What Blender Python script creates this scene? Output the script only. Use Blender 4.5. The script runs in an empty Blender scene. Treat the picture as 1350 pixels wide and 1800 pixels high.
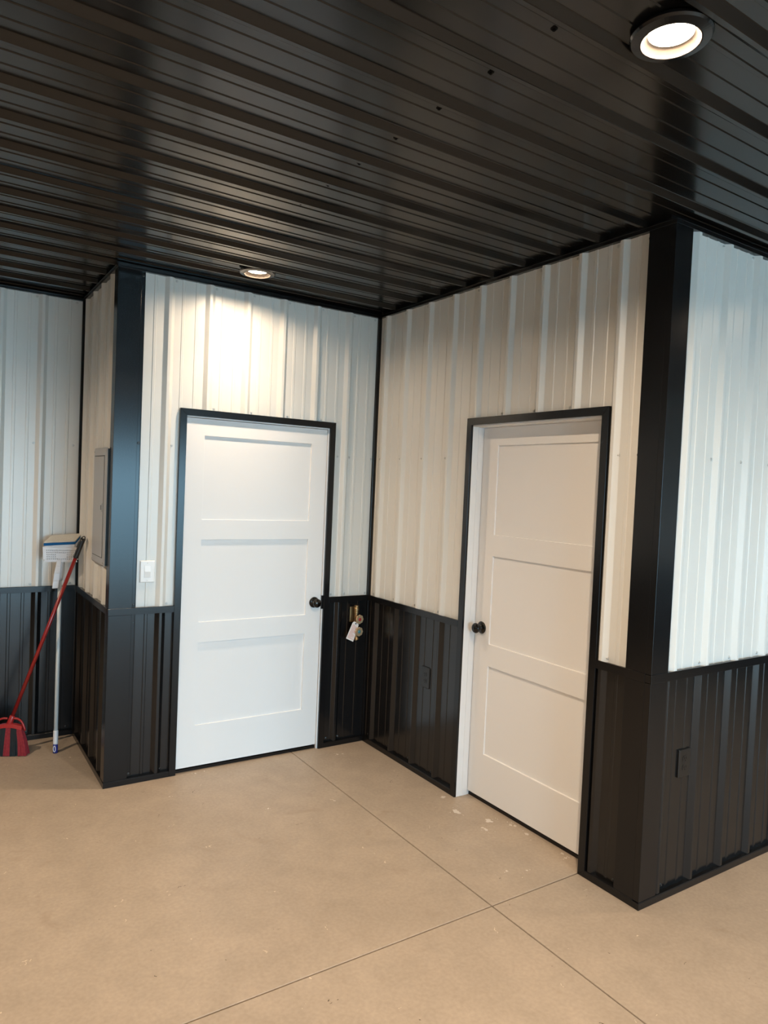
import bpy, bmesh, math, random
from mathutils import Vector, Matrix
random.seed(7)
C = bpy.context.scene.collection
sc = bpy.context.scene

# ------------------------------------------------------------------ camera
cam_d = bpy.data.cameras.new('camera')
cam_d.sensor_fit = 'VERTICAL'; cam_d.sensor_height = 36.0
cam_d.lens = 1245.91 / 1800 * 36.0
cam_d.clip_start = 0.05; cam_d.clip_end = 200
cam = bpy.data.objects.new('camera', cam_d); C.objects.link(cam)
yaw, pitch, roll = math.radians(33.3121), math.radians(-2.0078), math.radians(2.478)
fw = Vector((math.sin(yaw)*math.cos(pitch), math.cos(yaw)*math.cos(pitch), math.sin(pitch)))
rt = Vector((math.cos(yaw), -math.sin(yaw), 0)); up = rt.cross(fw)
R_ = math.cos(roll)*rt + math.sin(roll)*up
U_ = -math.sin(roll)*rt + math.cos(roll)*up
m = Matrix((R_, U_, -fw)).transposed().to_4x4(); m.translation = Vector((-2.4889, -3.9337, 1.6885))
cam.matrix_world = m
sc.camera = cam

# ------------------------------------------------------------------ light and exposure
LAMP = 60.0            # radiance of the downlight diffusers
LAMP_W = 35.0          # beam of each downlight, watts
LAMP_SPREAD = 170.0
LAMP_SOFT = 0.036
LAMP_COL = (1.0, 0.765, 0.545)
SKY = 15.0
SKY_COL = (0.40, 0.735, 0.98)
sc.view_settings.view_transform = 'Standard'
sc.view_settings.look = 'None'
sc.view_settings.gamma = 1.0
sc.view_settings.exposure = 0.12
sc.view_settings.use_curve_mapping = False
world = bpy.data.worlds.new('overcast_sky'); sc.world = world
world.use_nodes = True
wn = world.node_tree.nodes; wl = world.node_tree.links
bg = wn['Background']; bg.inputs['Strength'].default_value = SKY
bg.inputs['Color'].default_value = (*SKY_COL, 1)
sc.cycles.max_bounces = 8; sc.cycles.diffuse_bounces = 5; sc.cycles.glossy_bounces = 5
sc.cycles.caustics_reflective = False; sc.cycles.caustics_refractive = False
sc.cycles.sample_clamp_indirect = 4.0
OPX0, OPX1, OPZ, YB = -2.9, 2.1, 2.15, -8.6      # the overhead door opening behind the camera
pl = bpy.data.lights.new('door_daylight_portal', 'AREA'); pl.shape = 'RECTANGLE'
pl.size = OPX1-OPX0; pl.size_y = OPZ; pl.cycles.is_portal = True
po = bpy.data.objects.new('door_daylight_portal', pl); C.objects.link(po)
po.location = ((OPX0+OPX1)/2, YB-0.05, OPZ/2); po.rotation_euler = (math.radians(90), 0, 0)

# ------------------------------------------------------------------ materials
def mat(name, col, rough=0.5, spec=0.5, metal=0.0, noise=None, bump=None, rvar=None, coat=0.0):
    """noise=(scale, amount): the paint's own mottling; bump=(scale, strength, dist)"""
    m = bpy.data.materials.new(name); m.use_nodes = True
    nt = m.node_tree; n = nt.nodes; l = nt.links; b = n['Principled BSDF']
    b.inputs['Base Color'].default_value = (*col, 1); b.inputs['Roughness'].default_value = rough
    b.inputs['Specular IOR Level'].default_value = spec; b.inputs['Metallic'].default_value = metal
    if coat: b.inputs['Coat Weight'].default_value = coat; b.inputs['Coat Roughness'].default_value = 0.1
    tc = n.new('ShaderNodeTexCoord')
    sc_, am = noise or (3.0, 0.04)
    t = n.new('ShaderNodeTexNoise'); t.inputs['Scale'].default_value = sc_; t.inputs['Detail'].default_value = 4
    l.new(tc.outputs['Object'], t.inputs['Vector'])
    mr = n.new('ShaderNodeMapRange'); mr.inputs['To Min'].default_value = 1-am; mr.inputs['To Max'].default_value = 1+am
    l.new(t.outputs['Fac'], mr.inputs['Value'])
    mx = n.new('ShaderNodeVectorMath'); mx.operation = 'SCALE'; mx.inputs[0].default_value = col
    l.new(mr.outputs['Result'], mx.inputs['Scale']); l.new(mx.outputs['Vector'], b.inputs['Base Color'])
    if rvar:
        r = n.new('ShaderNodeMapRange'); r.inputs['To Min'].default_value = rough-rvar; r.inputs['To Max'].default_value = rough+rvar
        l.new(t.outputs['Fac'], r.inputs['Value']); l.new(r.outputs['Result'], b.inputs['Roughness'])
    if bump:
        t2 = n.new('ShaderNodeTexNoise'); t2.inputs['Scale'].default_value = bump[0]; t2.inputs['Detail'].default_value = 2
        l.new(tc.outputs['Object'], t2.inputs['Vector'])
        bp = n.new('ShaderNodeBump'); bp.inputs['Strength'].default_value = bump[1]; bp.inputs['Distance'].default_value = bump[2]
        l.new(t2.outputs['Fac'], bp.inputs['Height']); l.new(bp.outputs['Normal'], b.inputs['Normal'])
    return m

M = {}
M['white_steel'] = mat('white_painted_steel', (0.66, 0.655, 0.62), 0.30, 0.5, noise=(1.5, 0.015), bump=(2.2, 0.35, 0.004))
M['black_steel'] = mat('black_painted_steel', (0.0075, 0.0073, 0.0075), 0.22, 0.5, noise=(2, 0.1), bump=(2.5, 0.25, 0.003))
M['black_ceiling'] = mat('black_ceiling_steel', (0.005, 0.005, 0.005), 0.19, 0.38, noise=(2, 0.1), bump=(3.0, 0.2, 0.002))
M['black_trim'] = mat('black_trim_steel', (0.006, 0.006, 0.0065), 0.20, 0.36, noise=(2, 0.1))
M['stud'] = mat('wall_core', (0.25, 0.22, 0.18), 0.9)
M['door_paint'] = mat('white_door_paint', (0.78, 0.775, 0.765), 0.42, 0.4, noise=(1.2, 0.012), bump=(60, 0.05, 0.0006))
M['jamb_paint'] = mat('primed_jamb', (0.76, 0.755, 0.75), 0.55, 0.3, noise=(14, 0.03), bump=(45, 0.12, 0.001))
M['black_knob'] = mat('gloss_black_knob', (0.003, 0.003, 0.003), 0.12, 0.4)
M['nickel'] = mat('satin_nickel', (0.45, 0.44, 0.42), 0.35, 0.5, metal=1.0)
M['white_screw'] = mat('white_screw_head', (0.55, 0.55, 0.53), 0.35, 0.5, metal=0.3)
M['black_screw'] = mat('black_screw_head', (0.02, 0.02, 0.02), 0.3, 0.6)
M['plate_white'] = mat('white_wall_plate', (0.80, 0.80, 0.79), 0.3, 0.5)
M['rocker_grey'] = mat('pale_rocker', (0.66, 0.66, 0.66), 0.3, 0.5)
M['black_plastic'] = mat('black_plastic', (0.008, 0.008, 0.008), 0.3, 0.5)
M['gap_black'] = mat('dark_slot', (0.002, 0.002, 0.002), 0.8, 0.1)
M['panel_grey'] = mat('grey_enclosure_enamel', (0.33, 0.33, 0.33), 0.35, 0.5)
M['brass'] = mat('raw_brass', (0.42, 0.27, 0.13), 0.45, 0.5, metal=1.0, noise=(60, 0.15))
M['handle_brass'] = mat('cast_valve_wheel', (0.55, 0.40, 0.24), 0.5, 0.5, metal=0.6, noise=(80, 0.2))
M['red_cap'] = mat('red_cap', (0.35, 0.03, 0.03), 0.3)
M['blue_cap'] = mat('teal_cap', (0.06, 0.22, 0.26), 0.3)
M['tag'] = mat('card_tag', (0.80, 0.76, 0.72), 0.7, 0.2)
M['tag_ink'] = mat('red_tag_ink', (0.72, 0.42, 0.36), 0.7, 0.2)
M['tube_red'] = mat('red_handle_enamel', (0.26, 0.014, 0.012), 0.22, 0.6)
M['red_plastic'] = mat('red_plastic', (0.30, 0.016, 0.016), 0.35)
M['red_bristle'] = mat('red_bristle', (0.24, 0.02, 0.028), 0.5, noise=(90, 0.4))
M['black_bristle'] = mat('black_bristle', (0.012, 0.018, 0.022), 0.4, noise=(90, 0.4))
M['white_plastic'] = mat('white_plastic', (0.68, 0.69, 0.72), 0.35)
M['mop_tube'] = mat('pale_metal_tube', (0.62, 0.66, 0.66), 0.28, 0.6)
M['sponge'] = mat('beige_sponge', (0.62, 0.58, 0.50), 0.95, 0.1, noise=(160, 0.15), bump=(300, 0.5, 0.001))
M['blue_sponge'] = mat('blue_scrub_layer', (0.02, 0.13, 0.33), 0.8, 0.1, noise=(160, 0.2))
M['blue_plastic'] = mat('blue_plastic', (0.02, 0.03, 0.22), 0.35)
M['reflector'] = mat('white_baffle', (0.020, 0.0165, 0.0135), 0.6, 0.2)
M['asphalt'] = mat('gravel_drive', (0.55, 0.55, 0.54), 0.9, 0.2, noise=(20, 0.2))
def emis(name, col, s):
    m = bpy.data.materials.new(name); m.use_nodes = True; b = m.node_tree.nodes['Principled BSDF']
    b.inputs['Base Color'].default_value = (.8, .8, .8, 1); b.inputs['Emission Color'].default_value = (*col, 1)
    b.inputs['Emission Strength'].default_value = s; return m
M['led'] = emis('lit_diffuser', LAMP_COL, LAMP)

def floor_mat():
    m = bpy.data.materials.new('sealed_concrete'); m.use_nodes = True
    nt = m.node_tree; n = nt.nodes; l = nt.links; b = n['Principled BSDF']
    tc = n.new('ShaderNodeTexCoord')
    def noise(scale, det, dist=0.0):
        t = n.new('ShaderNodeTexNoise'); t.inputs['Scale'].default_value = scale; t.inputs['Detail'].default_value = det
        t.inputs['Distortion'].default_value = dist
        l.new(tc.outputs['Object'], t.inputs['Vector']); return t.outputs['Fac']
    def ramp(src, p0, c0, p1, c1):
        r = n.new('ShaderNodeValToRGB'); r.color_ramp.elements[0].position = p0; r.color_ramp.elements[1].position = p1
        r.color_ramp.elements[0].color = (*c0, 1); r.color_ramp.elements[1].color = (*c1, 1); l.new(src, r.inputs['Fac']); return r.outputs['Color']
    def mix(fac, a, bb, mode='MIX'):
        x = n.new('ShaderNodeMix'); x.data_type = 'RGBA'; x.blend_type = mode
        if isinstance(fac, float): x.inputs['Factor'].default_value = fac
        else: l.new(fac, x.inputs['Factor'])
        for s, k in ((a, 'A'), (bb, 'B')):
            i = [q for q in x.inputs if q.name == k and q.type == 'RGBA'][0]
            if isinstance(s, tuple): i.default_value = (*s, 1)
            else: l.new(s, i)
        return [q for q in x.outputs if q.type == 'RGBA'][0]
    big = ramp(noise(1.1, 5, 0.6), 0.30, (0.365, 0.297, 0.228), 0.70, (0.412, 0.338, 0.262))
    mid = ramp(noise(6.5, 8, 0.5), 0.30, (0.92, 0.92, 0.915), 0.72, (1.05, 1.045, 1.04))
    fine = ramp(noise(70, 4), 0.30, (0.93, 0.93, 0.93), 0.70, (1.06, 1.06, 1.06))
    col = mix(1.0, big, mid, 'MULTIPLY'); col = mix(1.0, col, fine, 'MULTIPLY')
    st = ramp(noise(3.3, 3, 2.5), 0.63, (0, 0, 0), 0.76, (0.38, 0.38, 0.38))        # trowel stains
    col = mix(st, col, (0.29, 0.22, 0.155))
    def specks(scale, thr, keep, seed):
        mp = n.new('ShaderNodeMapping'); mp.inputs['Location'].default_value = (seed, seed*1.7, 0)
        l.new(tc.outputs['Object'], mp.inputs['Vector'])
        wob = n.new('ShaderNodeTexNoise'); wob.inputs['Scale'].default_value = scale*2.5; l.new(mp.outputs['Vector'], wob.inputs['Vector'])
        add = n.new('ShaderNodeVectorMath'); add.operation = 'MULTIPLY_ADD'
        add.inputs[1].default_value = (1.2/scale, 1.2/scale, 0); l.new(wob.outputs['Color'], add.inputs[0]); l.new(mp.outputs['Vector'], add.inputs[2])
        v = n.new('ShaderNodeTexVoronoi'); v.voronoi_dimensions = '2D'; v.inputs['Scale'].default_value = scale; l.new(add.outputs['Vector'], v.inputs['Vector'])
        lt = n.new('ShaderNodeMath'); lt.operation = 'LESS_THAN'; l.new(v.outputs['Distance'], lt.inputs[0]); lt.inputs[1].default_value = thr
        sp = n.new('ShaderNodeSeparateColor'); l.new(v.outputs['Color'], sp.inputs['Color'])
        k = n.new('ShaderNodeMath'); k.operation = 'LESS_THAN'; l.new(sp.outputs['Red'], k.inputs[0])
        if isinstance(keep, float): k.inputs[1].default_value = keep
        else: l.new(keep, k.inputs[1])
        a = n.new('ShaderNodeMath'); a.operation = 'MULTIPLY'; l.new(lt.outputs[0], a.inputs[0]); l.new(k.outputs[0], a.inputs[1]); return a.outputs[0]
    # paint drips are denser on the floor in front of the right-hand door
    dv = n.new('ShaderNodeVectorMath'); dv.operation = 'DISTANCE'; dv.inputs[1].default_value = (-0.12, -1.35, 0); l.new(tc.outputs['Object'], dv.inputs[0])
    near = n.new('ShaderNodeMapRange'); near.inputs['From Min'].default_value = 0.12; near.inputs['From Max'].default_value = 0.60
    near.inputs['To Min'].default_value = 0.34; near.inputs['To Max'].default_value = 0.0; l.new(dv.outputs['Value'], near.inputs['Value'])
    col = mix(specks(22.0, 0.16, near.outputs['Result'], 3.1), col, (0.66, 0.56, 0.45))
    col = mix(specks(11.0, 0.035, 0.10, 8.3), col, (0.62, 0.52, 0.40))
    col = mix(specks(9.0, 0.03, 0.13, 5.7), col, (0.10, 0.075, 0.05))
    l.new(col, b.inputs['Base Color'])
    rr = n.new('ShaderNodeMapRange'); rr.inputs['To Min'].default_value = 0.42; rr.inputs['To Max'].default_value = 0.62
    l.new(noise(4, 6), rr.inputs['Value']); l.new(rr.outputs['Result'], b.inputs['Roughness'])
    b.inputs['Specular IOR Level'].default_value = 0.35
    bp = n.new('ShaderNodeBump'); bp.inputs['Strength'].default_value = 0.15; bp.inputs['Distance'].default_value = 0.002
    l.new(noise(30, 8), bp.inputs['Height']); l.new(bp.outputs['Normal'], b.inputs['Normal'])
    return m
M['floor'] = floor_mat()

# ------------------------------------------------------------------ helpers
def link(name, bm, m, parent=None, smooth=False, bevel=0.0):
    """One mesh object; vertices are built in world space. Its origin is its parent's, or its own base centre."""
    bmesh.ops.recalc_face_normals(bm, faces=bm.faces)
    if parent is None:
        xs = [v.co for v in bm.verts]
        o0 = Vector(((min(c.x for c in xs)+max(c.x for c in xs))/2, (min(c.y for c in xs)+max(c.y for c in xs))/2, min(c.z for c in xs)))
    else:
        o0 = origin_of(parent)
    bmesh.ops.translate(bm, verts=bm.verts, vec=-o0)
    me = bpy.data.meshes.new(name); bm.to_mesh(me); bm.free()
    for mm in (m if isinstance(m, (list, tuple)) else [m]): me.materials.append(mm)
    if smooth:
        for p in me.polygons: p.use_smooth = True
    o = bpy.data.objects.new(name, me); C.objects.link(o)
    if parent is None: o.location = o0
    else: o.parent = parent
    if bevel:
        bv = o.modifiers.new('edge', 'BEVEL'); bv.width = bevel; bv.segments = 2; bv.limit_method = 'ANGLE'; bv.angle_limit = math.radians(35)
    return o
def origin_of(o):
    v = Vector((0, 0, 0))
    while o is not None: v += o.location; o = o.parent
    return v
def tag(o, label=None, cat=None, kind=None, group=None):
    if label: o['label'] = label
    if cat: o['category'] = cat
    if kind: o['kind'] = kind
    if group: o['group'] = group
    return o
def empty(name, loc, label, cat, group=None):
    o = bpy.data.objects.new(name, None); C.objects.link(o); o.location = loc; o.empty_display_size = 0.1
    return tag(o, label, cat, None, group)
class Frame:
    """a wall's frame: u along it, n out into the room, z up; n=0 is the front of the trim"""
    def __init__(s, o, u, n): s.o = Vector((*o, 0)); s.u = Vector((*u, 0)); s.n = Vector((*n, 0))
    def __call__(s, u, n, z): return s.o + s.u*u + s.n*n + Vector((0, 0, z))
def box(bm, F, u0, u1, n0, n1, z0, z1):
    v = [bm.verts.new(F(u, n, z)) for u in (u0, u1) for n in (n0, n1) for z in (z0, z1)]
    for f in ((0, 1, 3, 2), (4, 6, 7, 5), (0, 4, 5, 1), (2, 3, 7, 6), (0, 2, 6, 4), (1, 5, 7, 3)): bm.faces.new([v[i] for i in f])
def prism(bm, pts0, pts1):
    a = [bm.verts.new(p) for p in pts0]; b = [bm.verts.new(p) for p in pts1]; k = len(a)
    bm.faces.new(a); bm.faces.new(b[::-1])
    for i in range(k): bm.faces.new((a[i], b[i], b[(i+1) % k], a[(i+1) % k]))
def basis(d):
    d = d.normalized(); a = Vector((0, 0, 1)) if abs(d.z) < 0.9 else Vector((1, 0, 0))
    x = d.cross(a).normalized(); return x, d.cross(x).normalized(), d
def lathe(bm, base, axis, prof, seg=28, wob=None):
    """prof: (radius, height along the axis) from bottom to top; ends closed"""
    x, y, d = basis(Vector(axis)); base = Vector(base); rings = []
    for r, h in prof:
        ring = []
        for i in range(seg):
            t = 2*math.pi*i/seg; rr = r*(wob(t) if wob else 1)
            ring.append(bm.verts.new(base + d*h + x*rr*math.cos(t) + y*rr*math.sin(t)))
        rings.append(ring)
    for a, b in zip(rings, rings[1:]):
        for i in range(seg): bm.faces.new((a[i], a[(i+1) % seg], b[(i+1) % seg], b[i]))
    bm.faces.new(rings[0][::-1]); bm.faces.new(rings[-1])
def tube(bm, pts, r, seg=12, r1=None):
    pts = [Vector(p) for p in pts]; rings = []; k = len(pts)
    x = y = None
    for i, p in enumerate(pts):
        d = (pts[min(i+1, k-1)] - pts[max(i-1, 0)]).normalized()
        if x is None: x, y, _ = basis(d)
        else: x = (x - d*x.dot(d)).normalized(); y = d.cross(x)
        rr = r if r1 is None else r + (r1-r)*i/(k-1)
        rings.append([bm.verts.new(p + x*rr*math.cos(2*math.pi*j/seg) + y*rr*math.sin(2*math.pi*j/seg)) for j in range(seg)])
    for a, b in zip(rings, rings[1:]):
        for i in range(seg): bm.faces.new((a[i], a[(i+1) % seg], b[(i+1) % seg], b[i]))
    bm.faces.new(rings[0][::-1]); bm.faces.new(rings[-1])
def bez(p0, p1, p2, p3, k=12):
    p0, p1, p2, p3 = map(Vector, (p0, p1, p2, p3))
    return [(1-t)**3*p0 + 3*(1-t)**2*t*p1 + 3*(1-t)*t*t*p2 + t**3*p3 for t in [i/k for i in range(k+1)]]

PITCH = 0.2286
FLAT, BACK = -0.022, -0.031
def profile(u0, u1, phase, pitch=PITCH):
    """ribbed steel: one tall rib every nine inches with two low ribs between"""
    pts = []
    k0 = math.floor((u0-phase)/pitch)-1; k1 = math.ceil((u1-phase)/pitch)+1
    for k in range(k0, k1+1):
        c = phase + k*pitch
        if c > u1-.02: continue
        pts += [(c-.0295, 0), (c-.027, .0010), (c-.009, .018), (c-.0065, .019), (c+.0065, .019), (c+.009, .018), (c+.027, .0010), (c+.0295, 0)]
        for mc in (c+pitch/3, c+2*pitch/3):
            pts += [(mc-.0095, 0), (mc-.0065, .0028), (mc+.0065, .0028), (mc+.0095, 0)]
    def h(u):
        for (a, ha), (b, hb) in zip(pts, pts[1:]):
            if a <= u <= b: return ha + (hb-ha)*(u-a)/(b-a) if b > a else ha
        return 0
    inner = [p for p in pts if u0 < p[0] < u1]
    return [(u0, h(u0))] + inner + [(u1, h(u1))]
def sheet(bm, F, u0, u1, z0, z1, phase):
    pr = profile(u0, u1, phase)
    out = [(u, FLAT+h) for u, h in pr] + [(u1, BACK), (u0, BACK)]
    prism(bm, [F(u, n, z0) for u, n in out], [F(u, n, z1) for u, n in out])

A_, B_, C_, H = 1.6357, 2.1665, 0.9392, 2.7848
FA = Frame((0, 0), (1, 0), (0, -1))            # back wall, u = x
FB = Frame((0, 0), (0, -1), (-1, 0))           # right-hand wall, u = -y
FC = Frame((0, -B_), (1, 0), (0, -1))          # wall right of the near corner post
FD = Frame((-A_, 0), (0, 1), (-1, 0))          # short wall with the breaker panel, u = y
FE = Frame((0, C_), (1, 0), (0, -1))           # far wall behind the broom
ZR0, ZR1, ZBASE, ZTOP = 0.937, 0.9735, 0.033, 2.788
CEIL = 2.821
XL, XR = -6.0, 4.2

# ------------------------------------------------------------------ floor and ceiling
JX, JY = -0.5047, -1.8433
bm = bmesh.new(); G = Frame((0, 0), (1, 0), (0, 1)); g = 0.0027
YF, YN = C_+0.3, YB
for x0, x1 in ((XL-.2, JX-g), (JX+g, XR+.2)):
    for y0, y1 in ((YN-.2, JY-g), (JY+g, YF)): box(bm, G, x0, x1, y0, y1, -0.10, 0)
box(bm, G, XL-.2, XR+.2, YN-.2, YF, -0.16, -0.020)
fl = link('floor', bm, M['floor'], None, bevel=0.0015)
fl.modifiers['edge'].segments = 1
tag(fl, 'tan sealed concrete slab with two crossing saw-cut joints', 'floor', 'structure')

# drips of white paint dried on the slab
SPLATS = [(-.096, -1.113, .021, 9), (-.015, -1.272, .017, 5), (-.092, -1.312, .006, 3), (-.089, -1.334, .011, 5), (.055, -1.36, .007, 3), (.070, -1.375, .008, 5),
          (.060, -1.469, .012, 6), (.075, -1.690, .008, 2), (.055, -1.725, .007, 3), (-.050, -.938, .014, 2), (-1.133, -.02, .006, 2), (-1.078, -.012, .005, 1),
          (-.264, -.136, .008, 2), (-.231, -.142, .005, 1), (-.265, -1.674, .006, 1), (-.182, -1.715, .005, 1), (-.60, -.70, .005, 2), (-.95, -.62, .006, 3), (-1.35, -.25, .005, 1)]
rp = random.Random(11); bm = bmesh.new()
def splat(x, y, r, n=11, el=1.0, rot=0.0):
    v = []
    for i in range(n):
        t = 2*math.pi*i/n; q = r*rp.uniform(.45, 1.25); a, b = q*el*math.cos(t), q*math.sin(t)
        v.append(bm.verts.new((x+a*math.cos(rot)-b*math.sin(rot), y+a*math.sin(rot)+b*math.cos(rot), .0006)))
    lo = [bm.verts.new((q.co.x, q.co.y, .0001)) for q in v]
    bm.faces.new(v); bm.faces.new(lo[::-1])
    for i in range(n): bm.faces.new((v[i], lo[i], lo[(i+1) % n], v[(i+1) % n]))
for x, y, r_, k in SPLATS:
    splat(x, y, r_, 13, 1.3, rp.uniform(0, 3))
    for q in range(k): splat(x+rp.gauss(0, r_*2.2), y+rp.gauss(0, r_*2.2), rp.uniform(.0012, .0035), 7)
M['dried_paint'] = mat('dried_white_paint', (0.62, 0.56, 0.49), 0.6, 0.3)
sp = link('paint_spatter', bm, M['dried_paint'], fl); sp['kind'] = 'stuff'; sp['label'] = 'small drips of dried white paint'

bm = bmesh.new()
pr = profile(-C_-.2, -YB, 0.184)              # cross-section runs across the room, ribs run left to right
seam = 0.184+3*PITCH
out = [(u, CEIL-h) for u, h in pr] + [(-YB, CEIL+.06), (-C_-.2, CEIL+.06)]
prism(bm, [Vector((XL-.1, -u, z)) for u, z in out], [Vector((XR+.1, -u, z)) for u, z in out])
box(bm, G, XL, XR, -seam-.036, -seam-.0275, CEIL-.0018, CEIL+.01)     # lap of the two sheets
ce = link('ceiling', bm, M['black_ceiling'])
tag(ce, 'black ribbed steel ceiling', 'ceiling', 'structure')

# ------------------------------------------------------------------ walls
def wall(name, label, F, core, white, black, phase_w, phase_b=None):
    bm = bmesh.new()
    for u0, u1, z0, z1 in core: box(bm, F, u0, u1, -.13, BACK-.001, z0, z1)
    w = link(name, bm, M['stud']); tag(w, label, 'wall', 'structure')
    bm = bmesh.new()
    for a in white: sheet(bm, F, *a, phase_w)
    o = link('upper_panel', bm, M['white_steel'], w); o['label'] = 'white ribbed steel panels above the black rail'
    bm = bmesh.new()
    for a in black: sheet(bm, F, *a, phase_b if phase_b is not None else phase_w)
    o = link('lower_panel', bm, M['black_steel'], w); o['label'] = 'black ribbed steel panels below the black rail'
    return w
DA0, DA1, DAT = -1.2818, -0.2929, 2.0807
DB0, DB1, DBT = 0.9318, 1.8828, 2.0814
CW = 0.038
W_A = wall('wall_back', 'white over black ribbed steel wall holding the left-hand white door', FA,
    [(-A_+.033, DA0+CW-.02, 0, CEIL), (DA1-CW+.02, .13, 0, CEIL), (DA0+CW-.02, DA1-CW+.02, DAT-CW+.02, CEIL)],
    [(-1.50, DA0+.012, ZR1-.004, ZTOP), (DA0+.012, DA1-.012, DAT-.01, ZTOP), (DA1-.012, .0215, ZR1-.004, ZTOP)],
    [(-1.52, DA0+.012, .02, ZR0+.004), (DA1-.012, .0215, .02, ZR0+.004)], -0.212)
W_B = wall('wall_right', 'white over black ribbed steel wall holding the right-hand white door', FB,
    [(-.029, DB0+CW-.02, 0, CEIL), (DB1-CW+.02, B_-.033, 0, CEIL), (DB0+CW-.02, DB1-CW+.02, DBT-CW+.02, CEIL)],
    [(-.0215, DB0+.012, ZR1-.004, ZTOP), (DB0+.012, DB1-.012, DBT-.01, ZTOP), (DB1-.012, B_-.125, ZR1-.004, ZTOP)],
    [(-.0215, DB0+.012, .02, ZR0+.004), (DB1-.012, B_-.10, .02, ZR0+.004)], 0.304)
W_C = wall('wall_near_right', 'white over black ribbed steel wall at the right edge, beyond the corner post', FC,
    [(.131, XR, 0, CEIL)], [(.12, XR, ZR1-.004, ZTOP)], [(.10, XR, .02, ZR0+.004)], 0.395-PITCH, 0.362-PITCH)
W_D = wall('wall_left', 'short white over black ribbed steel wall carrying the grey breaker panel', FD,
    [(.131, C_+.03, 0, CEIL)], [(.06, C_+.0215, ZR1-.004, ZTOP)], [(.06, C_+.0215, .02, ZR0+.004)], 0.645)
W_E = wall('wall_far', 'white over black ribbed steel wall at the left edge behind the broom', FE,
    [(XL, -A_+.13, 0, CEIL)], [(XL, -A_+.0215, ZR1-.004, ZTOP)], [(XL, -A_+.0215, .02, ZR0+.004)], -1.862)
# the rest of the shop behind and beside the camera
FL = Frame((XL, 0), (0, 1), (1, 0))
W_L = wall('wall_far_left', 'white over black ribbed steel wall on the left side of the shop', FL,
    [(YB, C_+.1, 0, CEIL)], [(YB, C_, ZR1-.004, CEIL)], [(YB, C_, 0, ZR1)], 0.1)
FR = Frame((XR, 0), (0, 1), (-1, 0))
W_R = wall('wall_far_right', 'white over black ribbed steel wall on the right side of the shop', FR,
    [(YB, -B_+.1, 0, CEIL)], [(YB, -B_, ZR1-.004, CEIL)], [(YB, -B_, 0, ZR1)], 0.1)
FN = Frame((0, YB), (1, 0), (0, 1))
W_N = wall('wall_front', 'white over black ribbed steel wall behind the camera with a wide open doorway', FN,
    [(XL, OPX0, 0, CEIL), (OPX1, XR, 0, CEIL), (OPX0, OPX1, OPZ, CEIL)],
    [(XL, OPX0, ZR1-.004, CEIL), (OPX1, XR, ZR1-.004, CEIL), (OPX0, OPX1, OPZ, CEIL)],
    [(XL, OPX0, 0, ZR1), (OPX1, XR, 0, ZR1)], 0.1)
bm = bmesh.new(); box(bm, G, -30, 30, -50, YB-.2, -.3, -.05)
tag(link('driveway', bm, M['asphalt']), 'grey gravel driveway outside the open doorway', 'ground', 'structure')

# ------------------------------------------------------------------ trims
tn = [0]
def trim(label, fn, bevel=0.0012):
    bm = bmesh.new(); fn(bm); tn[0] += 1
    return tag(link('trim_%d' % tn[0], bm, M['black_trim'], None, bevel=bevel), label, 'trim', 'structure')
def rail(F, u0, u1, where):
    def base(bm):
        box(bm, F, u0, u1, -.0305, 0, 0, ZBASE-.004); box(bm, F, u0, u1, -.003, 0, ZBASE-.004, ZBASE)
    trim('black base trim along the floor ' + where, base)
    def ch(bm):
        box(bm, F, u0, u1, -.0305, 0, ZR0+.002, ZR1-.002); box(bm, F, u0, u1, -.0035, .001, ZR0, ZR1+.001)
    trim('black chair rail ' + where, ch)
def crown(F, u0, u1, where):
    def f(bm):
        box(bm, F, u0, u1, -.0305, -.001, ZTOP-.0025, ZTOP+.014); box(bm, F, u0, u1, -.0305, .003, ZTOP+.0125, ZTOP+.0145); box(bm, F, u0, u1, -.0305, -.022, ZTOP+.01, CEIL)
    trim('black ceiling trim ' + where, f)
rail(FA, -A_, DA0, 'left of the left-hand door'); rail(FA, DA1, .03, 'between the left-hand door and the inner corner')
rail(FB, 0, DB0, 'between the inner corner and the right-hand door'); rail(FB, DB1, B_-.0305, 'between the right-hand door and the near corner')
rail(FC, 0, XR, 'right of the near corner'); rail(FD, .0305, C_, 'on the short wall under the breaker panel')
rail(FE, XL, -A_+.03, 'on the far wall behind the broom')
crown(FA, -A_, .03, 'above the left-hand door'); crown(FB, 0, B_-.0305, 'above the right-hand door')
crown(FC, 0, XR, 'right of the near corner post'); crown(FD, .0305, C_, 'above the breaker panel'); crown(FE, XL, -A_+.03, 'above the broom')
def near_post(z0, z1):
    def f(bm):
        box(bm, FB, B_-.128, B_-.030, -.030, -.0015, z0, z1); box(bm, FC, .0015, .112, -.030, -.0015, z0, z1)
        box(bm, FB, B_-.140, B_-.127, -.0305, -.017, z0, z1); box(bm, FC, .111, .124, -.0305, -.017, z0, z1)
    return f
trim('wide black corner post trim at the near corner, above the rail', near_post(ZR1, ZTOP))
trim('wide black corner cladding at the near corner, below the rail', near_post(ZBASE, ZR0))
def far_post(z0, z1):
    def f(bm):
        box(bm, FA, -A_+.0015, -1.512, -.030, -.0015, z0, z1); box(bm, FD, .030, .078, -.030, -.0015, z0, z1)
        box(bm, FA, -1.513, -1.489, -.0305, -.0165, z0, z1)
        box(bm, FA, -1.4925, -1.489, -.0305, -.0145, z0, z1)
    return f
trim('black corner post trim between the breaker panel and the light switch', far_post(ZR1, ZTOP))
trim('black corner cladding below the light switch corner post', far_post(ZBASE, ZR0))
trim('thin black trim in the inner corner between the two doors', lambda bm: (box(bm, FA, -.002, .020, -.030, -.002, ZR1, ZTOP)))
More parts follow.
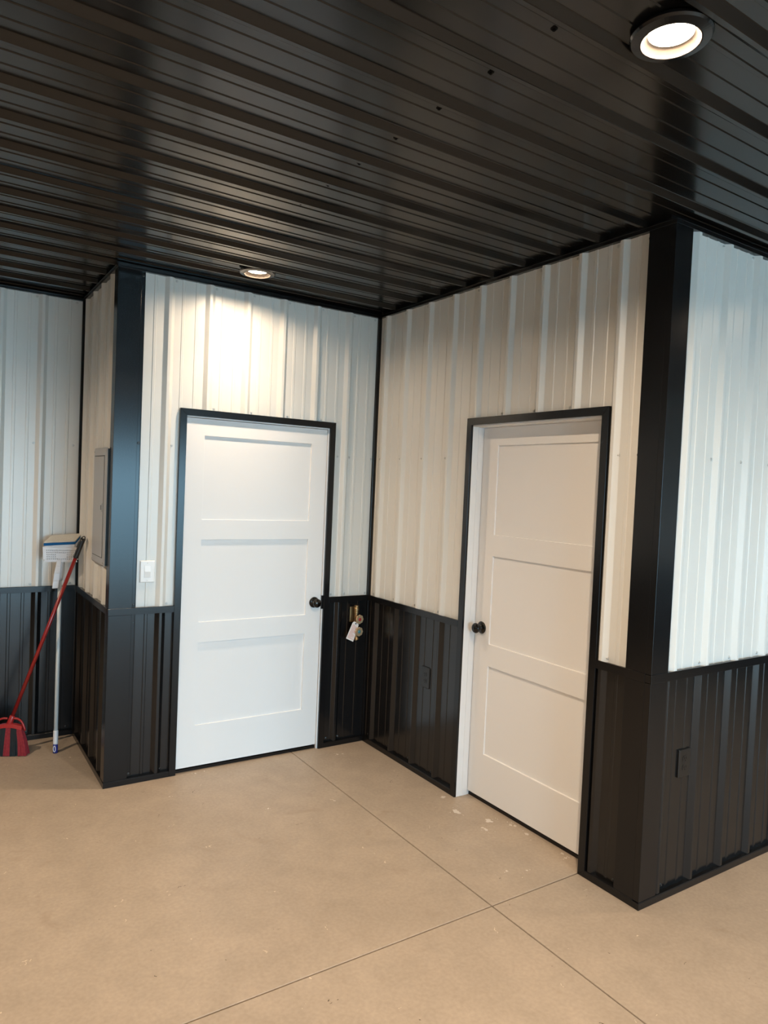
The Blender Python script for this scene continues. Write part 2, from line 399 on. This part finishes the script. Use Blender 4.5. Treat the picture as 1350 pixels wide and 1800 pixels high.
trim('thin black trim in the inner corner between the two doors, below the rail', lambda bm: (box(bm, FA, .004, .020, -.030, -.006, ZBASE, ZR0)))
trim('thin black trim in the corner beside the breaker panel', lambda bm: (box(bm, FE, -A_-.002, -A_+.020, -.030, -.002, ZR1, ZTOP)))
trim('thin black trim in the corner below the breaker panel', lambda bm: (box(bm, FE, -A_+.004, -A_+.020, -.030, -.006, ZBASE, ZR0)))

# ------------------------------------------------------------------ screws (each its own part of its wall)
def screw_mesh(name, m, r=.0062):
    bm = bmesh.new()
    lathe(bm, (0, 0, -.001), (0, 0, 1), [(r*1.25, 0), (r*1.25, .0016), (r*.85, .0026)], 18)
    lathe(bm, (0, 0, .0014), (0, 0, 1), [(r*.62, 0), (r*.62, .0042), (r*.45, .005)], 6)
    me = bpy.data.meshes.new(name); bm.to_mesh(me); bm.free(); me.materials.append(m); return me
SW, SB = screw_mesh('white_screw', M['white_screw']), screw_mesh('black_screw', M['black_screw'])
def screw(par, me, p, rot):
    o = bpy.data.objects.new('screw', me); C.objects.link(o); o.parent = par
    o.location = Vector(p) - origin_of(par); o.rotation_euler = rot; return o
RY = (math.radians(90), 0, 0); RX = (0, math.radians(-90), 0); RZ = (math.radians(180), 0, 0)
ZT, ZM, ZL, ZD, ZB = 2.772, 1.869, .988, 2.094, .052
def row(par, me, F, rot, us, z, n=FLAT):
    for u in us: screw(par, me, F(u, n, z), rot)
sa = [-.1765-k*PITCH for k in range(6)]
row(W_A, SW, FA, RY, sa + [-.022], ZT)
row(W_A, SW, FA, RY, [sa[0], -.262, sa[5], -.012], ZM); row(W_A, SW, FA, RY, [-.271, sa[0]+.005, -.016, sa[5]], ZL)
row(W_A, SW, FA, RY, [-1.085, -.857, -.625, -.395], ZD)
row(W_A, SB, FA, RY, [-1.332, sa[0], -.262], ZB); 
for z in (ZM, ZL, ZT-.006, ZB): screw(W_A, SB, FA(-1.500, -.0165, z), RY)
row(W_A, SB, FA, RY, [-1.500], .89)
sb = [.2708-.003+k*PITCH for k in range(8)]
row(W_B, SW, FB, RX, sb, ZT); row(W_B, SW, FB, RX, [.036]+sb[:3]+[1.929], ZM); row(W_B, SW, FB, RX, [.036]+sb[:3]+[1.929], ZL)
row(W_B, SW, FB, RX, sb[4:7], ZD); row(W_B, SB, FB, RX, [.036]+sb[:3]+[sb[7], 2.02], ZB)
s_c = [.357+k*PITCH for k in range(6)]
row(W_C, SW, FC, RY, s_c, ZT); row(W_C, SW, FC, RY, s_c, ZM); row(W_C, SW, FC, RY, s_c, ZL); row(W_C, SB, FC, RY, [.182-.01]+s_c, ZB)
screw(W_C, SB, FC(.118, -.017, ZM), RY); screw(W_C, SB, FC(.118, -.017, ZL), RY); screw(W_B, SB, FB(B_-.1335, -.017, ZM), RX); screw(W_B, SB, FB(B_-.1335, -.017, ZT-.01), RX)
row(W_D, SW, FD, RX, [.70, .47, .24], ZT); row(W_D, SW, FD, RX, [.70, .86], ZM); row(W_D, SB, FD, RX, [.70, .47, .24], ZB)
se = [-1.67-k*PITCH for k in range(4)]
row(W_E, SW, FE, RY, se, ZT); row(W_E, SW, FE, RY, se, ZM); row(W_E, SW, FE, RY, se, ZL); row(W_E, SB, FE, RY, se, ZB)
SC = screw_mesh('ceiling_screw', M['gap_black'], .0072)
for k in range(11): screw(ce, SC, (-1.216, -1.057-.2286*k+.2286*1.0, CEIL), RZ)

# ------------------------------------------------------------------ doors
def casing(bm, F, u0, u1, zt, w=CW):
    for a, b in ((u0, w), (u1, -w)):
        q = [(a, 0), (a+b, 0), (a+b, zt-w), (a, zt)]
        prism(bm, [F(u, -.0305, z) for u, z in q], [F(u, 0, z) for u, z in q])
    q = [(u0, zt), (u0+w, zt-w), (u1-w, zt-w), (u1, zt)]
    prism(bm, [F(u, -.0305, z) for u, z in q], [F(u, 0.0006, z) for u, z in q])
def leaf(bm, F, u0, u1, z0, z1, nf, th, pu0, pu1, pz, rec=.0085):
    us = [u0, pu0, pu1, u1]; zs = [z0] + [z for p in pz for z in p] + [z1]
    P = {}
    def V(u, n, z):
        k = (round(u, 5), round(n, 5), round(z, 5))
        if k not in P: P[k] = bm.verts.new(F(u, n, z))
        return P[k]
    for i in range(3):
        for j in range(len(zs)-1):
            a, b, c, d = us[i], us[i+1], zs[j], zs[j+1]
            if i == 1 and j % 2 == 1:
                e = .0035
                o = [V(a, nf, c), V(b, nf, c), V(b, nf, d), V(a, nf, d)]
                q = [V(a+e*.2, nf-rec, c+e*.2), V(b-e*.2, nf-rec, c+e*.2), V(b-e*.2, nf-rec, d-e*.2), V(a+e*.2, nf-rec, d-e*.2)]
                for k in range(4): bm.faces.new((o[k], o[(k+1) % 4], q[(k+1) % 4], q[k]))
                bm.faces.new(q)
            else: bm.faces.new((V(a, nf, c), V(b, nf, c), V(b, nf, d), V(a, nf, d)))
    n2 = nf-th
    for i in range(3):
        bm.faces.new((V(us[i], nf, z0), V(us[i+1], nf, z0), V(us[i+1], n2, z0), V(us[i], n2, z0)))
        bm.faces.new((V(us[i], nf, z1), V(us[i+1], nf, z1), V(us[i+1], n2, z1), V(us[i], n2, z1)))
    for j in range(len(zs)-1):
        for u in (u0, u1): bm.faces.new((V(u, nf, zs[j]), V(u, nf, zs[j+1]), V(u, n2, zs[j+1]), V(u, n2, zs[j])))
        for i in range(3): bm.faces.new((V(us[i], n2, zs[j]), V(us[i+1], n2, zs[j]), V(us[i+1], n2, zs[j+1]), V(us[i], n2, zs[j+1])))
PZ = [(.266, .748), (.867, 1.343), (1.458, 1.937)]
def knob(par, F, u, nf, z):
    ax = F.n
    bm = bmesh.new()
    lathe(bm, F(u, nf, z), ax, [(.033, 0), (.034, .003), (.031, .007), (.020, .009), (.0135, .012), (.0115, .022), (.013, .028)], 36)
    k = link('knob_rosette', bm, M['black_knob'], par, smooth=True)
    bm = bmesh.new()
    prof = [(.0135, .025)] + [(.0125+.0155*math.sin(math.pi*t)**.75, .027+.034*t) for t in [i/12 for i in range(1, 12)]] + [(.008, .0615)]
    lathe(bm, F(u, nf, z), ax, prof, 36)
    link('knob', bm, M['black_knob'], par, smooth=True)

def make_door(name, label, F, u0, u1, zt, nleaf, lu0, lu1, pu, kn, hinges, jr):
    bm = bmesh.new()      # the door's own mesh is its jamb
    ji, jo = (u0+CW, u1-CW)
    jt = zt-CW
    jf = -.013
    jb = -.128
    s0, s1 = lu0-.003, lu1+.003
    box(bm, F, ji-.018, s0, jb, jf, 0, jt+.012); box(bm, F, s1, max(jo+.018, s1+.016), jb, jf if jr else -.031, 0, jt+.012)
    box(bm, F, s0, s1, jb, jf, jt-.007, jt+.012)
    if nleaf < -.05:      # stop board stepped out of the jamb
        box(bm, F, s0-.001, s0+.0022, -.088, -.052, 0, jt-.007); box(bm, F, s0, s1, -.088, -.052, jt-.0095, jt-.006)
    d = link(name, bm, M['jamb_paint'], None, bevel=.0008); tag(d, label, 'door', 'structure')
    bm = bmesh.new(); casing(bm, F, u0, u1, zt)
    o = link('casing', bm, M['black_trim'], d, bevel=.001); o['label'] = 'slim black steel casing'
    bm = bmesh.new(); leaf(bm, F, lu0, lu1, .028, jt-.010, nleaf, .035, *pu, PZ)
    o = link('door_leaf', bm, M['door_paint'], d, bevel=.0007); o['label'] = 'white three-panel door leaf'
    knob(d, F, kn[0], nleaf, kn[1])
    for z in hinges:
        bm = bmesh.new()
        lathe(bm, F(lu0-.002, nleaf+.004, z-.044), (0, 0, 1), [(.004, -.003), (.0062, 0), (.0062, .088), (.004, .091)], 14)
        box(bm, F, lu0+.001, lu0+.004, nleaf-.03, nleaf+.001, z-.044, z+.044)
        link('hinge', bm, M['nickel'], d)
    bm = bmesh.new(); box(bm, F, s0, s1, -.125, nleaf-.012, 0, .016)
    link('threshold', bm, M['black_trim'], d)
    bm = bmesh.new(); box(bm, F, s0-.02, s1+.02, -.20, -.1285, 0, zt)  # unseen panel added behind the leaf so no light leaks past it
    link('light_leak_panel', bm, M['stud'], d)
    return d
dA = make_door('door_1', 'left-hand white three-panel door, hinged on its left, beside the brass valves', FA, DA0, DA1, DAT, -.018, -1.2455, -.3435, (-1.134, -.4505), (-.392, .9435), (1.834, 1.10, .357), True)
bm = bmesh.new(); box(bm, FA, -.3425, -.328, -.02, -.008, .90, .985)
link('strike_plate', bm, M['black_trim'], dA)
dB = make_door('door_2', 'right-hand white three-panel door, set back in a deep white jamb', FB, DB0, DB1, DBT, -.090, DB0+CW+.004, 1.868, (1.090, 1.762), (1.030, .947), (), False)

# ------------------------------------------------------------------ recessed downlights
BEAM = bpy.data.lights.new('lamp_beam', 'AREA'); BEAM.shape = 'DISK'; BEAM.size = LAMP_SOFT*2; BEAM.energy = LAMP_W
BEAM.color = LAMP_COL; BEAM.spread = math.radians(LAMP_SPREAD)
BEAM_DIM = BEAM.copy(); BEAM_DIM.energy = LAMP_W*0.24; BEAM_DIM.spread = math.radians(164)
CORE = BEAM.copy(); CORE.energy = LAMP_W*0.11; CORE.spread = math.radians(95)     # the lens throws part of the light straight down
def make_lamp(loc, label):
    r = empty('ceiling_downlight', loc, label, 'ceiling light', 'recessed downlights in the black ceiling')
    x, y, z = loc
    def ring(name, prof, m, seg=56):      # closed ring of revolution
        bm = bmesh.new(); R = []
        for i in range(seg):
            t = 2*math.pi*i/seg; R.append([bm.verts.new((x+a*math.cos(t), y+a*math.sin(t), z+h)) for a, h in prof])
        k = len(prof)
        for i in range(seg):
            for j in range(k): bm.faces.new((R[i][j], R[(i+1) % seg][j], R[(i+1) % seg][(j+1) % k], R[i][(j+1) % k]))
        return link(name, bm, m, r, smooth=False)
    ring('trim_ring', [(.0720, -.0038), (.092, .0005), (.0965, .006), (.0965, .009), (.074, .009), (.0715, .006)], M['black_trim'])
    ring('housing', [(.076, .009), (.086, .009), (.086, .0195), (.0005, .0195), (.0005, .0185), (.076, .0185)], M['black_trim'])
    ring('baffle', [(.0690, -.0042), (.0725, -.0042), (.0745, .0175), (.0735, .0178), (.0525, .0178), (.0529, .0163), (.0665, .002)], M['reflector'])
    bm = bmesh.new(); lathe(bm, (x, y, z+.0164), (0, 0, 1), [(.053, 0), (.053, .001)], 40)
    link('diffuser', bm, M['led'], r)
    for nm, dt, dz_ in (('lamp_beam', BEAM_DIM, .0158), ('lamp_core_beam', CORE, .0154)):
        o = bpy.data.objects.new(nm, dt); C.objects.link(o); o.parent = r; o.location = (0, 0, dz_)
    return r
ZLMP = CEIL-.0215
lamp0 = make_lamp((-.993, -.322, ZLMP), 'lit recessed downlight above the left-hand door, nearest the back wall')
def dup(o, loc, label, dim=False):
    r = o.copy(); C.objects.link(r); r.location = loc; r['label'] = label
    for ch in list(o.children):
        c = ch.copy(); C.objects.link(c); c.parent = r
        if ch.type == 'LIGHT' and 'core' not in ch.name: c.data = BEAM_DIM if dim else BEAM
    return r
# rows between ceiling ribs
YR = [-.305-k*PITCH for k in (0, 11, 22, 32)]
dup(lamp0, (-.985, YR[1], ZLMP), 'large bright recessed downlight at the top right of the photo, nearest the camera')
dup(lamp0, (-3.46, YR[0], ZLMP), 'lit recessed downlight left of the broom corner, outside the picture')
dup(lamp0, (-3.46, YR[1], ZLMP), 'lit recessed downlight left of the camera')
dup(lamp0, (1.48, YR[1], ZLMP), 'lit recessed downlight right of the near corner post', True)
for j, w in ((2, 'first'), (3, 'second')):
    for xx, s in ((-3.46, 'left'), (-.985, 'middle'), (1.48, 'right')):
        dup(lamp0, (xx, YR[j], ZLMP), 'lit recessed downlight behind the camera, %s row back, %s' % (w, s))

# ------------------------------------------------------------------ electrical fittings
F = FD
e = empty('breaker_panel', FD(.24, -.02, 1.19), 'tall grey metal breaker panel with a latched door on the short wall', 'electrical panel')
bm = bmesh.new(); box(bm, F, .084, .395, -.0215, .007, 1.197, 1.833); link('enclosure', bm, M['black_plastic'], e)
bm = bmesh.new(); q0 = [(.079, 1.190), (.402, 1.190), (.402, 1.840), (.079, 1.840)]; q1 = [(.087, 1.198), (.394, 1.198), (.394, 1.832), (.087, 1.832)]
prism(bm, [F(u, .007, z) for u, z in q0], [F(u, .0135, z) for u, z in q1]); link('cover', bm, M['panel_grey'], e, bevel=.001)
bm = bmesh.new(); box(bm, F, .126, .376, .013, .0165, 1.238, 1.792); dr = link('panel_door', bm, M['panel_grey'], e, bevel=.0015)
bm = bmesh.new()
for (a, b, c, d) in ((.1225, .3795, 1.2345, 1.238), (.1225, .3795, 1.792, 1.7955), (.1225, .126, 1.2345, 1.7955), (.376, .3795, 1.2345, 1.7955)): box(bm, F, a, b, .0135, .0139, c, d)
link('door_gap', bm, M['gap_black'], e)
bm = bmesh.new(); box(bm, F, .136, .186, .0165, .0195, 1.487, 1.533); lt = link('latch', bm, M['panel_grey'], dr, bevel=.001)
bm = bmesh.new(); box(bm, F, .150, .165, .0195, .021, 1.497, 1.523); link('latch_slide', bm, M['black_plastic'], dr)
bm = bmesh.new()
bm.free()
for z in (1.715, 1.50, 1.29):
    bm = bmesh.new(); box(bm, F, .4015, .409, -.002, .008, z-.012, z+.012); link('hinge_tab', bm, M['panel_grey'], e)
for u in (.097, .388):
    for z in (1.212, 1.818):
        bm = bmesh.new(); lathe(bm, F(u, .0135, z), F.n, [(.005, 0), (.0045, .002)], 14); link('cover_screw', bm, M['nickel'], e)

e = empty('light_switch', FA(-1.432, -.015, 1.112), 'white rocker light switch on a white plate beside the left corner post', 'light switch')
bm = bmesh.new(); prism(bm, [FA(u, -.019, z) for u, z in ((-1.473, 1.108), (-1.391, 1.108), (-1.391, 1.230), (-1.473, 1.230))],
                        [FA(u, -.0125, z) for u, z in ((-1.469, 1.112), (-1.395, 1.112), (-1.395, 1.226), (-1.469, 1.226))])
box(bm, FA, -1.471, -1.393, -.0225, -.0185, 1.110, 1.228)
link('wall_plate', bm, M['plate_white'], e, bevel=.0012)
bm = bmesh.new(); box(bm, FA, -1.4497, -1.4143, -.0125, -.0119, 1.1345, 1.2035); link('rocker_gap', bm, M['rocker_grey'], e)
bm = bmesh.new(); p = [(-.0118, 1.136), (-.0112, 1.136), (-.0075, 1.169), (-.0110, 1.202), (-.0118, 1.202)]
prism(bm, [FA(-1.448, n, z) for n, z in p], [FA(-1.416, n, z) for n, z in p]); link('rocker', bm, M['plate_white'], e)
for z in (1.122, 1.2165):
    bm = bmesh.new(); lathe(bm, FA(-1.432, -.0125, z), FA.n, [(.0032, 0), (.0028, .0009)], 12); link('plate_screw', bm, M['rocker_grey'], e)

def outlet(F, uc, zc, label, nb):
    e = empty('wall_outlet', F(uc, nb, zc-.06), label, 'outlet', 'black duplex outlets')
    bm = bmesh.new(); q0 = (.0425, .061); q1 = (.0395, .058)
    prism(bm, [F(uc+a*q0[0], nb+.005, zc+b*q0[1]) for a, b in ((-1, -1), (1, -1), (1, 1), (-1, 1))], [F(uc+a*q1[0], nb+.0085, zc+b*q1[1]) for a, b in ((-1, -1), (1, -1), (1, 1), (-1, 1))])
    box(bm, F, uc-.041, uc+.041, nb-.001, nb+.0055, zc-.0595, zc+.0595)
    link('wall_plate', bm, M['black_plastic'], e, bevel=.001)
    for s in (-1, 1):
        bm = bmesh.new(); zz = zc+s*.0195
        pts = []
        for i in range(24):
            t = 2*math.pi*i/24; pts.append((.0172*math.cos(t), max(-.0135, min(.0135, .0172*math.sin(t)))))
        prism(bm, [F(uc+a, nb+.0083, zz+b) for a, b in pts], [F(uc+a, nb+.0100, zz+b) for a, b in pts])
        rc = link('receptacle', bm, M['black_plastic'], e)
        bm = bmesh.new()
        for du in (-.0063, .0063): box(bm, F, uc+du-.0012, uc+du+.0012, nb+.0099, nb+.0103, zz-.002, zz+.0075)
        lathe(bm, F(uc, nb+.0099, zz-.008), F.n, [(.0024, 0), (.0024, .0004)], 12)
        link('slots', bm, M['gap_black'], rc)
    bm = bmesh.new(); lathe(bm, F(uc, nb+.0085, zc), F.n, [(.003, 0), (.0026, .001)], 12); link('plate_screw', bm, M['black_screw'], e)
outlet(FB, .6405, .5835, 'black duplex outlet on the black wainscot between the two doors', -.0215)
outlet(FC, .283, .5605, 'black duplex outlet on the black wainscot right of the near corner', -.0215)

# ------------------------------------------------------------------ brass valves
vx = -.100
e = empty('brass_valve', (vx, 0.0, .68), 'brass water valve assembly with red and teal capped wheels on the black wainscot', 'valve')
bm = bmesh.new()
box(bm, FA, vx-.026, vx+.010, -.020, -.012, .800, .900)
link('mounting_plate', bm, M['brass'], e, bevel=.002)
bm = bmesh.new()
lathe(bm, (vx, -.022, .862), (0, 0, 1), [(.013, 0), (.016, .002), (.016, .014), (.0145, .015), (.0165, .019), (.0165, .034), (.0145, .037), (.0150, .040), (.0150, .050), (.012, .050), (.012, .044)], 24)
lathe(bm, (vx, -.022, .715), (0, 0, 1), [(.010, 0), (.0125, .01), (.0125, .05), (.017, .056), (.017, .085), (.0125, .09), (.0125, .15)], 24)
for zz in (.828, .748): lathe(bm, (vx, -.018, zz), (.12, -1, 0), [(.013, 0), (.013, .012), (.0165, .013), (.0165, .024), (.009, .027), (.007, .040)], 6 if False else 20)
lathe(bm, (vx-.002, -.024, .727), (.05, -.45, -1), [(.0115, 0), (.0115, .022), (.0145, .024), (.0145, .038), (.0105, .040), (.009, .034)], 24)
link('valve_body', bm, M['brass'], e, smooth=False)
for zz, cap, nm in ((.828, 'red_cap', 'red'), (.748, 'blue_cap', 'teal')):
    ax = Vector((.12, -1, .0)); c = Vector((vx, -.018, zz)) + ax.normalized()*.036
    bm = bmesh.new(); lathe(bm, c, ax, [(.010, 0), (.0270, .002), (.0295, .005), (.0275, .009), (.0155, .0085), (.014, .006)], 64, wob=lambda t: 1+.055*math.cos(8*t))
    w = link('valve_wheel', bm, M['handle_brass'], e)
    bm = bmesh.new(); lathe(bm, c, ax, [(.0108, .004), (.0108, .0095), (.008, .0112), (.003, .012)], 24)
    o = link('wheel_cap', bm, M[cap], w, smooth=False); o['label'] = nm + ' cap in the middle of the wheel'
bm = bmesh.new()
tq = [Vector((-.1305, -.047, .8165)), Vector((-.123, -.047, .8180)), Vector((-.098, -.048, .8055)), Vector((-.0935, -.048, .7975)), Vector((-.132, -.050, .684)), Vector((-.1840, -.046, .709))]
def tagpt(s, t): # s across, t down
    a = tq[0].lerp(tq[3], s)*0; L0, R0 = Vector((-.1345, -.047, .8185)), Vector((-.0915, -.048, .7990)); L1, R1 = tq[5], tq[4]
    return L0.lerp(R0, s).lerp(L1.lerp(R1, s), t)
poly = [tagpt(.16, 0), tagpt(.84, 0), tagpt(1, .09), tagpt(1, 1), tagpt(0, 1), tagpt(0, .09)]
prism(bm, poly, [p+Vector((0, -.0008, 0)) for p in poly])
tg = link('paper_tag', bm, M['tag']); tag(tg, 'white paper tag with red printing hanging from the brass valves', 'tag')
bm = bmesh.new()
rr = random.Random(3)
for i, t in enumerate([.17+.055*k for k in range(14)]):
    s0 = .12; s1 = .88 if i % 4 else .55
    a, b, c, d = tagpt(s0, t), tagpt(s1, t), tagpt(s1, t+.026), tagpt(s0, t+.026)
    prism(bm, [v+Vector((0, -.0007, 0)) for v in (a, b, c, d)], [v+Vector((0, -.0012, 0)) for v in (a, b, c, d)])
link('printed_lines', bm, M['tag_ink'], tg)
bm = bmesh.new(); lathe(bm, tagpt(.5, .075)+Vector((0, -.0006, 0)), (0, -1, 0), [(.0045, 0), (.0045, .001)], 18); link('eyelet', bm, M['black_plastic'], tg)
bm = bmesh.new(); tube(bm, bez(tagpt(.5, .075)+Vector((0, -.002, 0)), tagpt(.5, .0)+Vector((0, -.006, .012)), (-.108, -.04, .830), (vx-.006, -.030, .842)), .0006, 6); link('string', bm, M['tag'], tg)

# ------------------------------------------------------------------ broom
wv = Vector((.893, -.45, 0)).normalized()                 # across the head
P0 = Vector((-2.019, .739, 0.0)); P1 = Vector((-1.6545, .628, 1.300))
S0 = P0 + Vector((0.004, .012, .182))
e = empty('push_broom', P0, 'red-handled angle broom with black and red bristles leaning into the left corner', 'broom')
e.name = 'broom'
dirh = (P1-S0).normalized()
bm = bmesh.new(); tube(bm, [S0+dirh*.02, P1-dirh*.10], .0108, 18); link('handle', bm, M['tube_red'], e, smooth=True)
bm = bmesh.new(); tube(bm, [P1-dirh*.125, P1-dirh*.12, P1-dirh*.02, P1], .0150, 16); link('handle_grip', bm, M['black_plastic'], e, smooth=True)
bm = bmesh.new(); lo = [P1 + dirh*(.0-.004) + (wv*.010*math.cos(t)+dirh*.018*math.sin(t)) for t in [math.pi*i/10 for i in range(11)]]
tube(bm, lo, .003, 8); link('hanging_loop', bm, M['black_plastic'], e, smooth=True)
upv = Vector((.02, .03, 1)).normalized(); fv = wv.cross(upv).normalized()
if fv.y > 0: fv = -fv
bm = bmesh.new()
lathe(bm, S0-dirh*.032, dirh, [(.019, 0), (.018, .01), (.0165, .05), (.0150, .082), (.0125, .086)], 20)
link('socket', bm, M['red_plastic'], e, smooth=True)
K = P0 + upv*.165                                           # top of the bristles
bm = bmesh.new()
arc = [K + wv*s*.076 + upv*(.014-.016*s*s) for s in [-1+i/8 for i in range(17)]]
for a, b in zip(arc, arc[1:]):
    prism(bm, [a-upv*.012-fv*.020, a+upv*.010-fv*.014, a+upv*.010+fv*.014, a-upv*.012+fv*.020], [b-upv*.012-fv*.020, b+upv*.010-fv*.014, b+upv*.010+fv*.014, b-upv*.012+fv*.020])
link('bristle_block', bm, M['red_plastic'], e)
bm = bmesh.new()
for s in (-1, 1):
    tube(bm, bez(K+upv*.052+wv*s*.012, K+upv*.056+wv*s*.045, K+upv*.050+wv*s*.074, K+wv*s*.090-upv*.020, 14), .0062, 10)
link('bumper_bracket', bm, M['red_plastic'], e, smooth=True)
def bristles(s0, s1, name, m, n, rows=5):
    bm = bmesh.new(); r = random.Random(int((s0+2)*97))
    for i in range(n):
        for j in range(rows):
            s = s0 + (s1-s0)*(i+.5+r.uniform(-.25, .25))/n; f = (j-(rows-1)/2)/((rows-1)/2)
            a = K + wv*s*.074 + fv*f*.014 + upv*(.004-.014*s*s)
            b = P0 + wv*(s*.110+r.uniform(-.003, .003)) + fv*(f*.026+r.uniform(-.002, .002)) + Vector((0, 0, .0012+r.uniform(0, .003)))
            mid = a.lerp(b, .5) + wv*s*.004
            tube(bm, [a, mid, b], .0026, 5, .0036)
    return link(name, bm, m, e)
bristles(-1, -.80, 'red_bristles', M['red_bristle'], 7)
bristles(-.80, -.17, 'black_bristles', M['black_bristle'], 20)
bristles(-.17, .17, 'red_bristles', M['red_bristle'], 11)
bristles(.17, .62, 'black_bristles', M['black_bristle'], 15)
bristles(.62, 1, 'red_bristles', M['red_bristle'], 13)

# ------------------------------------------------------------------ sponge mop standing on its handle
Q0 = Vector((-1.774, .651, 0)); Q1 = Vector((-1.748, .822, 1.165)); dq = (Q1-Q0).normalized()
e = empty('sponge_mop', Q0, 'white sponge mop standing upside down on its handle by the broom', 'mop')
bm = bmesh.new(); tube(bm, [Q0+dq*.07, Q1-dq*.0], .0118, 18); link('handle', bm, M['mop_tube'], e, smooth=True)
bm = bmesh.new(); tube(bm, [Q0+dq*.052, Q0+dq*.058, Q0+dq*.128, Q0+dq*.132], .0142, 18); link('end_sleeve', bm, M['white_plastic'], e, smooth=True)
bm = bmesh.new(); tube(bm, [Q0+dq*.001, Q0+dq*.052], .0138, 18); cp = link('end_cap', bm, M['blue_plastic'], e, smooth=True); cp['label'] = 'blue end cap with a white hanging loop'
bm = bmesh.new(); cc = Q0+dq*.028+Vector((-.0075, -.0115, 0)); sx = Vector((.84, -.55, 0)).normalized()
tube(bm, [cc + sx*.0068*math.cos(t)+dq*.017*math.sin(t) for t in [2*math.pi*i/18 for i in range(19)]], .0022, 8); link('hanging_loop', bm, M['white_plastic'], e)
a, b, c, d = Vector((-1.849, .800, 1.262)), Vector((-1.668, .800, 1.270)), Vector((-1.618, .876, 1.312)), Vector((-1.795, .876, 1.298))
nrm = (b-a).cross(d-a).normalized()
bm = bmesh.new(); prism(bm, [v-nrm*.006 for v in (a, b, c, d)], [v+nrm*.002 for v in (a, b, c, d)]); 
o = link('sponge', bm, M['sponge'], e, bevel=.003); o['label'] = 'beige sponge face'
bm = bmesh.new(); prism(bm, [v-nrm*.024 for v in (a, b, c, d)], [v-nrm*.006 for v in (a, b, c, d)])
o = link('scrub_layer', bm, M['blue_sponge'], e, bevel=.002); o['label'] = 'blue layer under the sponge'
wx = (b-a).normalized(); ctr = (a+b)/2
bm = bmesh.new()
t0, t1 = [v-nrm*.024 for v in (a+wx*.004, b-wx*.004, c-wx*.004, d+wx*.004)], []
lowf = Vector((0, -.004, -.046)); 
t1 = [t0[0]+lowf, t0[1]+lowf, t0[1]+lowf+Vector((.01, .045, .004)), t0[0]+lowf+Vector((.01, .045, .004))]
prism(bm, t1, t0); link('head_frame', bm, M['white_plastic'], e, bevel=.003)
# perforated wringer plate: bars and bridges with real openings
bm = bmesh.new()
pl0 = a + Vector((-.006, -.012, -.026)); wxx = Vector((.199, 0.0, -.006)); dz = Vector((.006, .003, -.088)); th = Vector((0, .003, 0))
def cell(s0, s1, v0, v1):
    q = [pl0 + wxx*s + dz*v for s, v in ((s0, v0), (s1, v0), (s1, v1), (s0, v1))]; prism(bm, q, [p+th for p in q])
ys = [.0, .20, .26, .35, .41, .50, .56, .65, .71, .80, .86, 1.0]
for i in range(0, len(ys)-1, 2): cell(.0 if i < 9 else .04, 1 if i < 9 else .96, ys[i], ys[i+1])
for i in range(1, len(ys)-1, 2):
    ncol = 15; xs = []
    cell(0, .07, ys[i], ys[i+1]); cell(.93, 1, ys[i], ys[i+1])
    for k in range(ncol):
        s = .07+.86*k/ncol
        solid = (5 <= k <= 9) and i in (5, 7)
        cell(s, s+.86/ncol*(1.0 if solid else .52), ys[i], ys[i+1])
cell(.03, .97, 1.0, 1.04)
wp = link('wringer_plate', bm, M['white_plastic'], e); wp['label'] = 'perforated white plate'
bm = bmesh.new(); q = [pl0 + wxx*s + dz*v + Vector((0, .012, 0)) for s, v in ((.03, .1), (.97, .1), (.95, .97), (.05, .97))]  # darker sheet stands in for the shade in the cavity behind the openings
prism(bm, q, [p+Vector((0, .003, 0)) for p in q]); link('slot_shade_sheet', bm, M['panel_grey'], e)
bm = bmesh.new()
L0 = Vector((-1.760, .790, 1.155)); L1 = Vector((-1.771, .775, 1.075)); L2 = Vector((-1.781, .770, .982))
pts = [L0, L0.lerp(L1, .5), L1, L1.lerp(L2, .5), L2]; ws = [.012, .014, .017, .018, .017]
for (p, w0), (q, w1) in zip(zip(pts, ws), zip(pts[1:], ws[1:])):
    prism(bm, [p-wx*w0, p+wx*w0, p+wx*w0+Vector((0, .010, 0)), p-wx*w0+Vector((0, .010, 0))], [q-wx*w1, q+wx*w1, q+wx*w1+Vector((0, .010, 0)), q-wx*w1+Vector((0, .010, 0))])
link('lever', bm, M['white_plastic'], e, bevel=.002)
bm = bmesh.new(); lathe(bm, Q1-dq*.14, dq, [(.016, 0), (.019, .02), (.022, .08), (.026, .15), (.02, .16)], 20); link('neck', bm, M['white_plastic'], e, smooth=True)
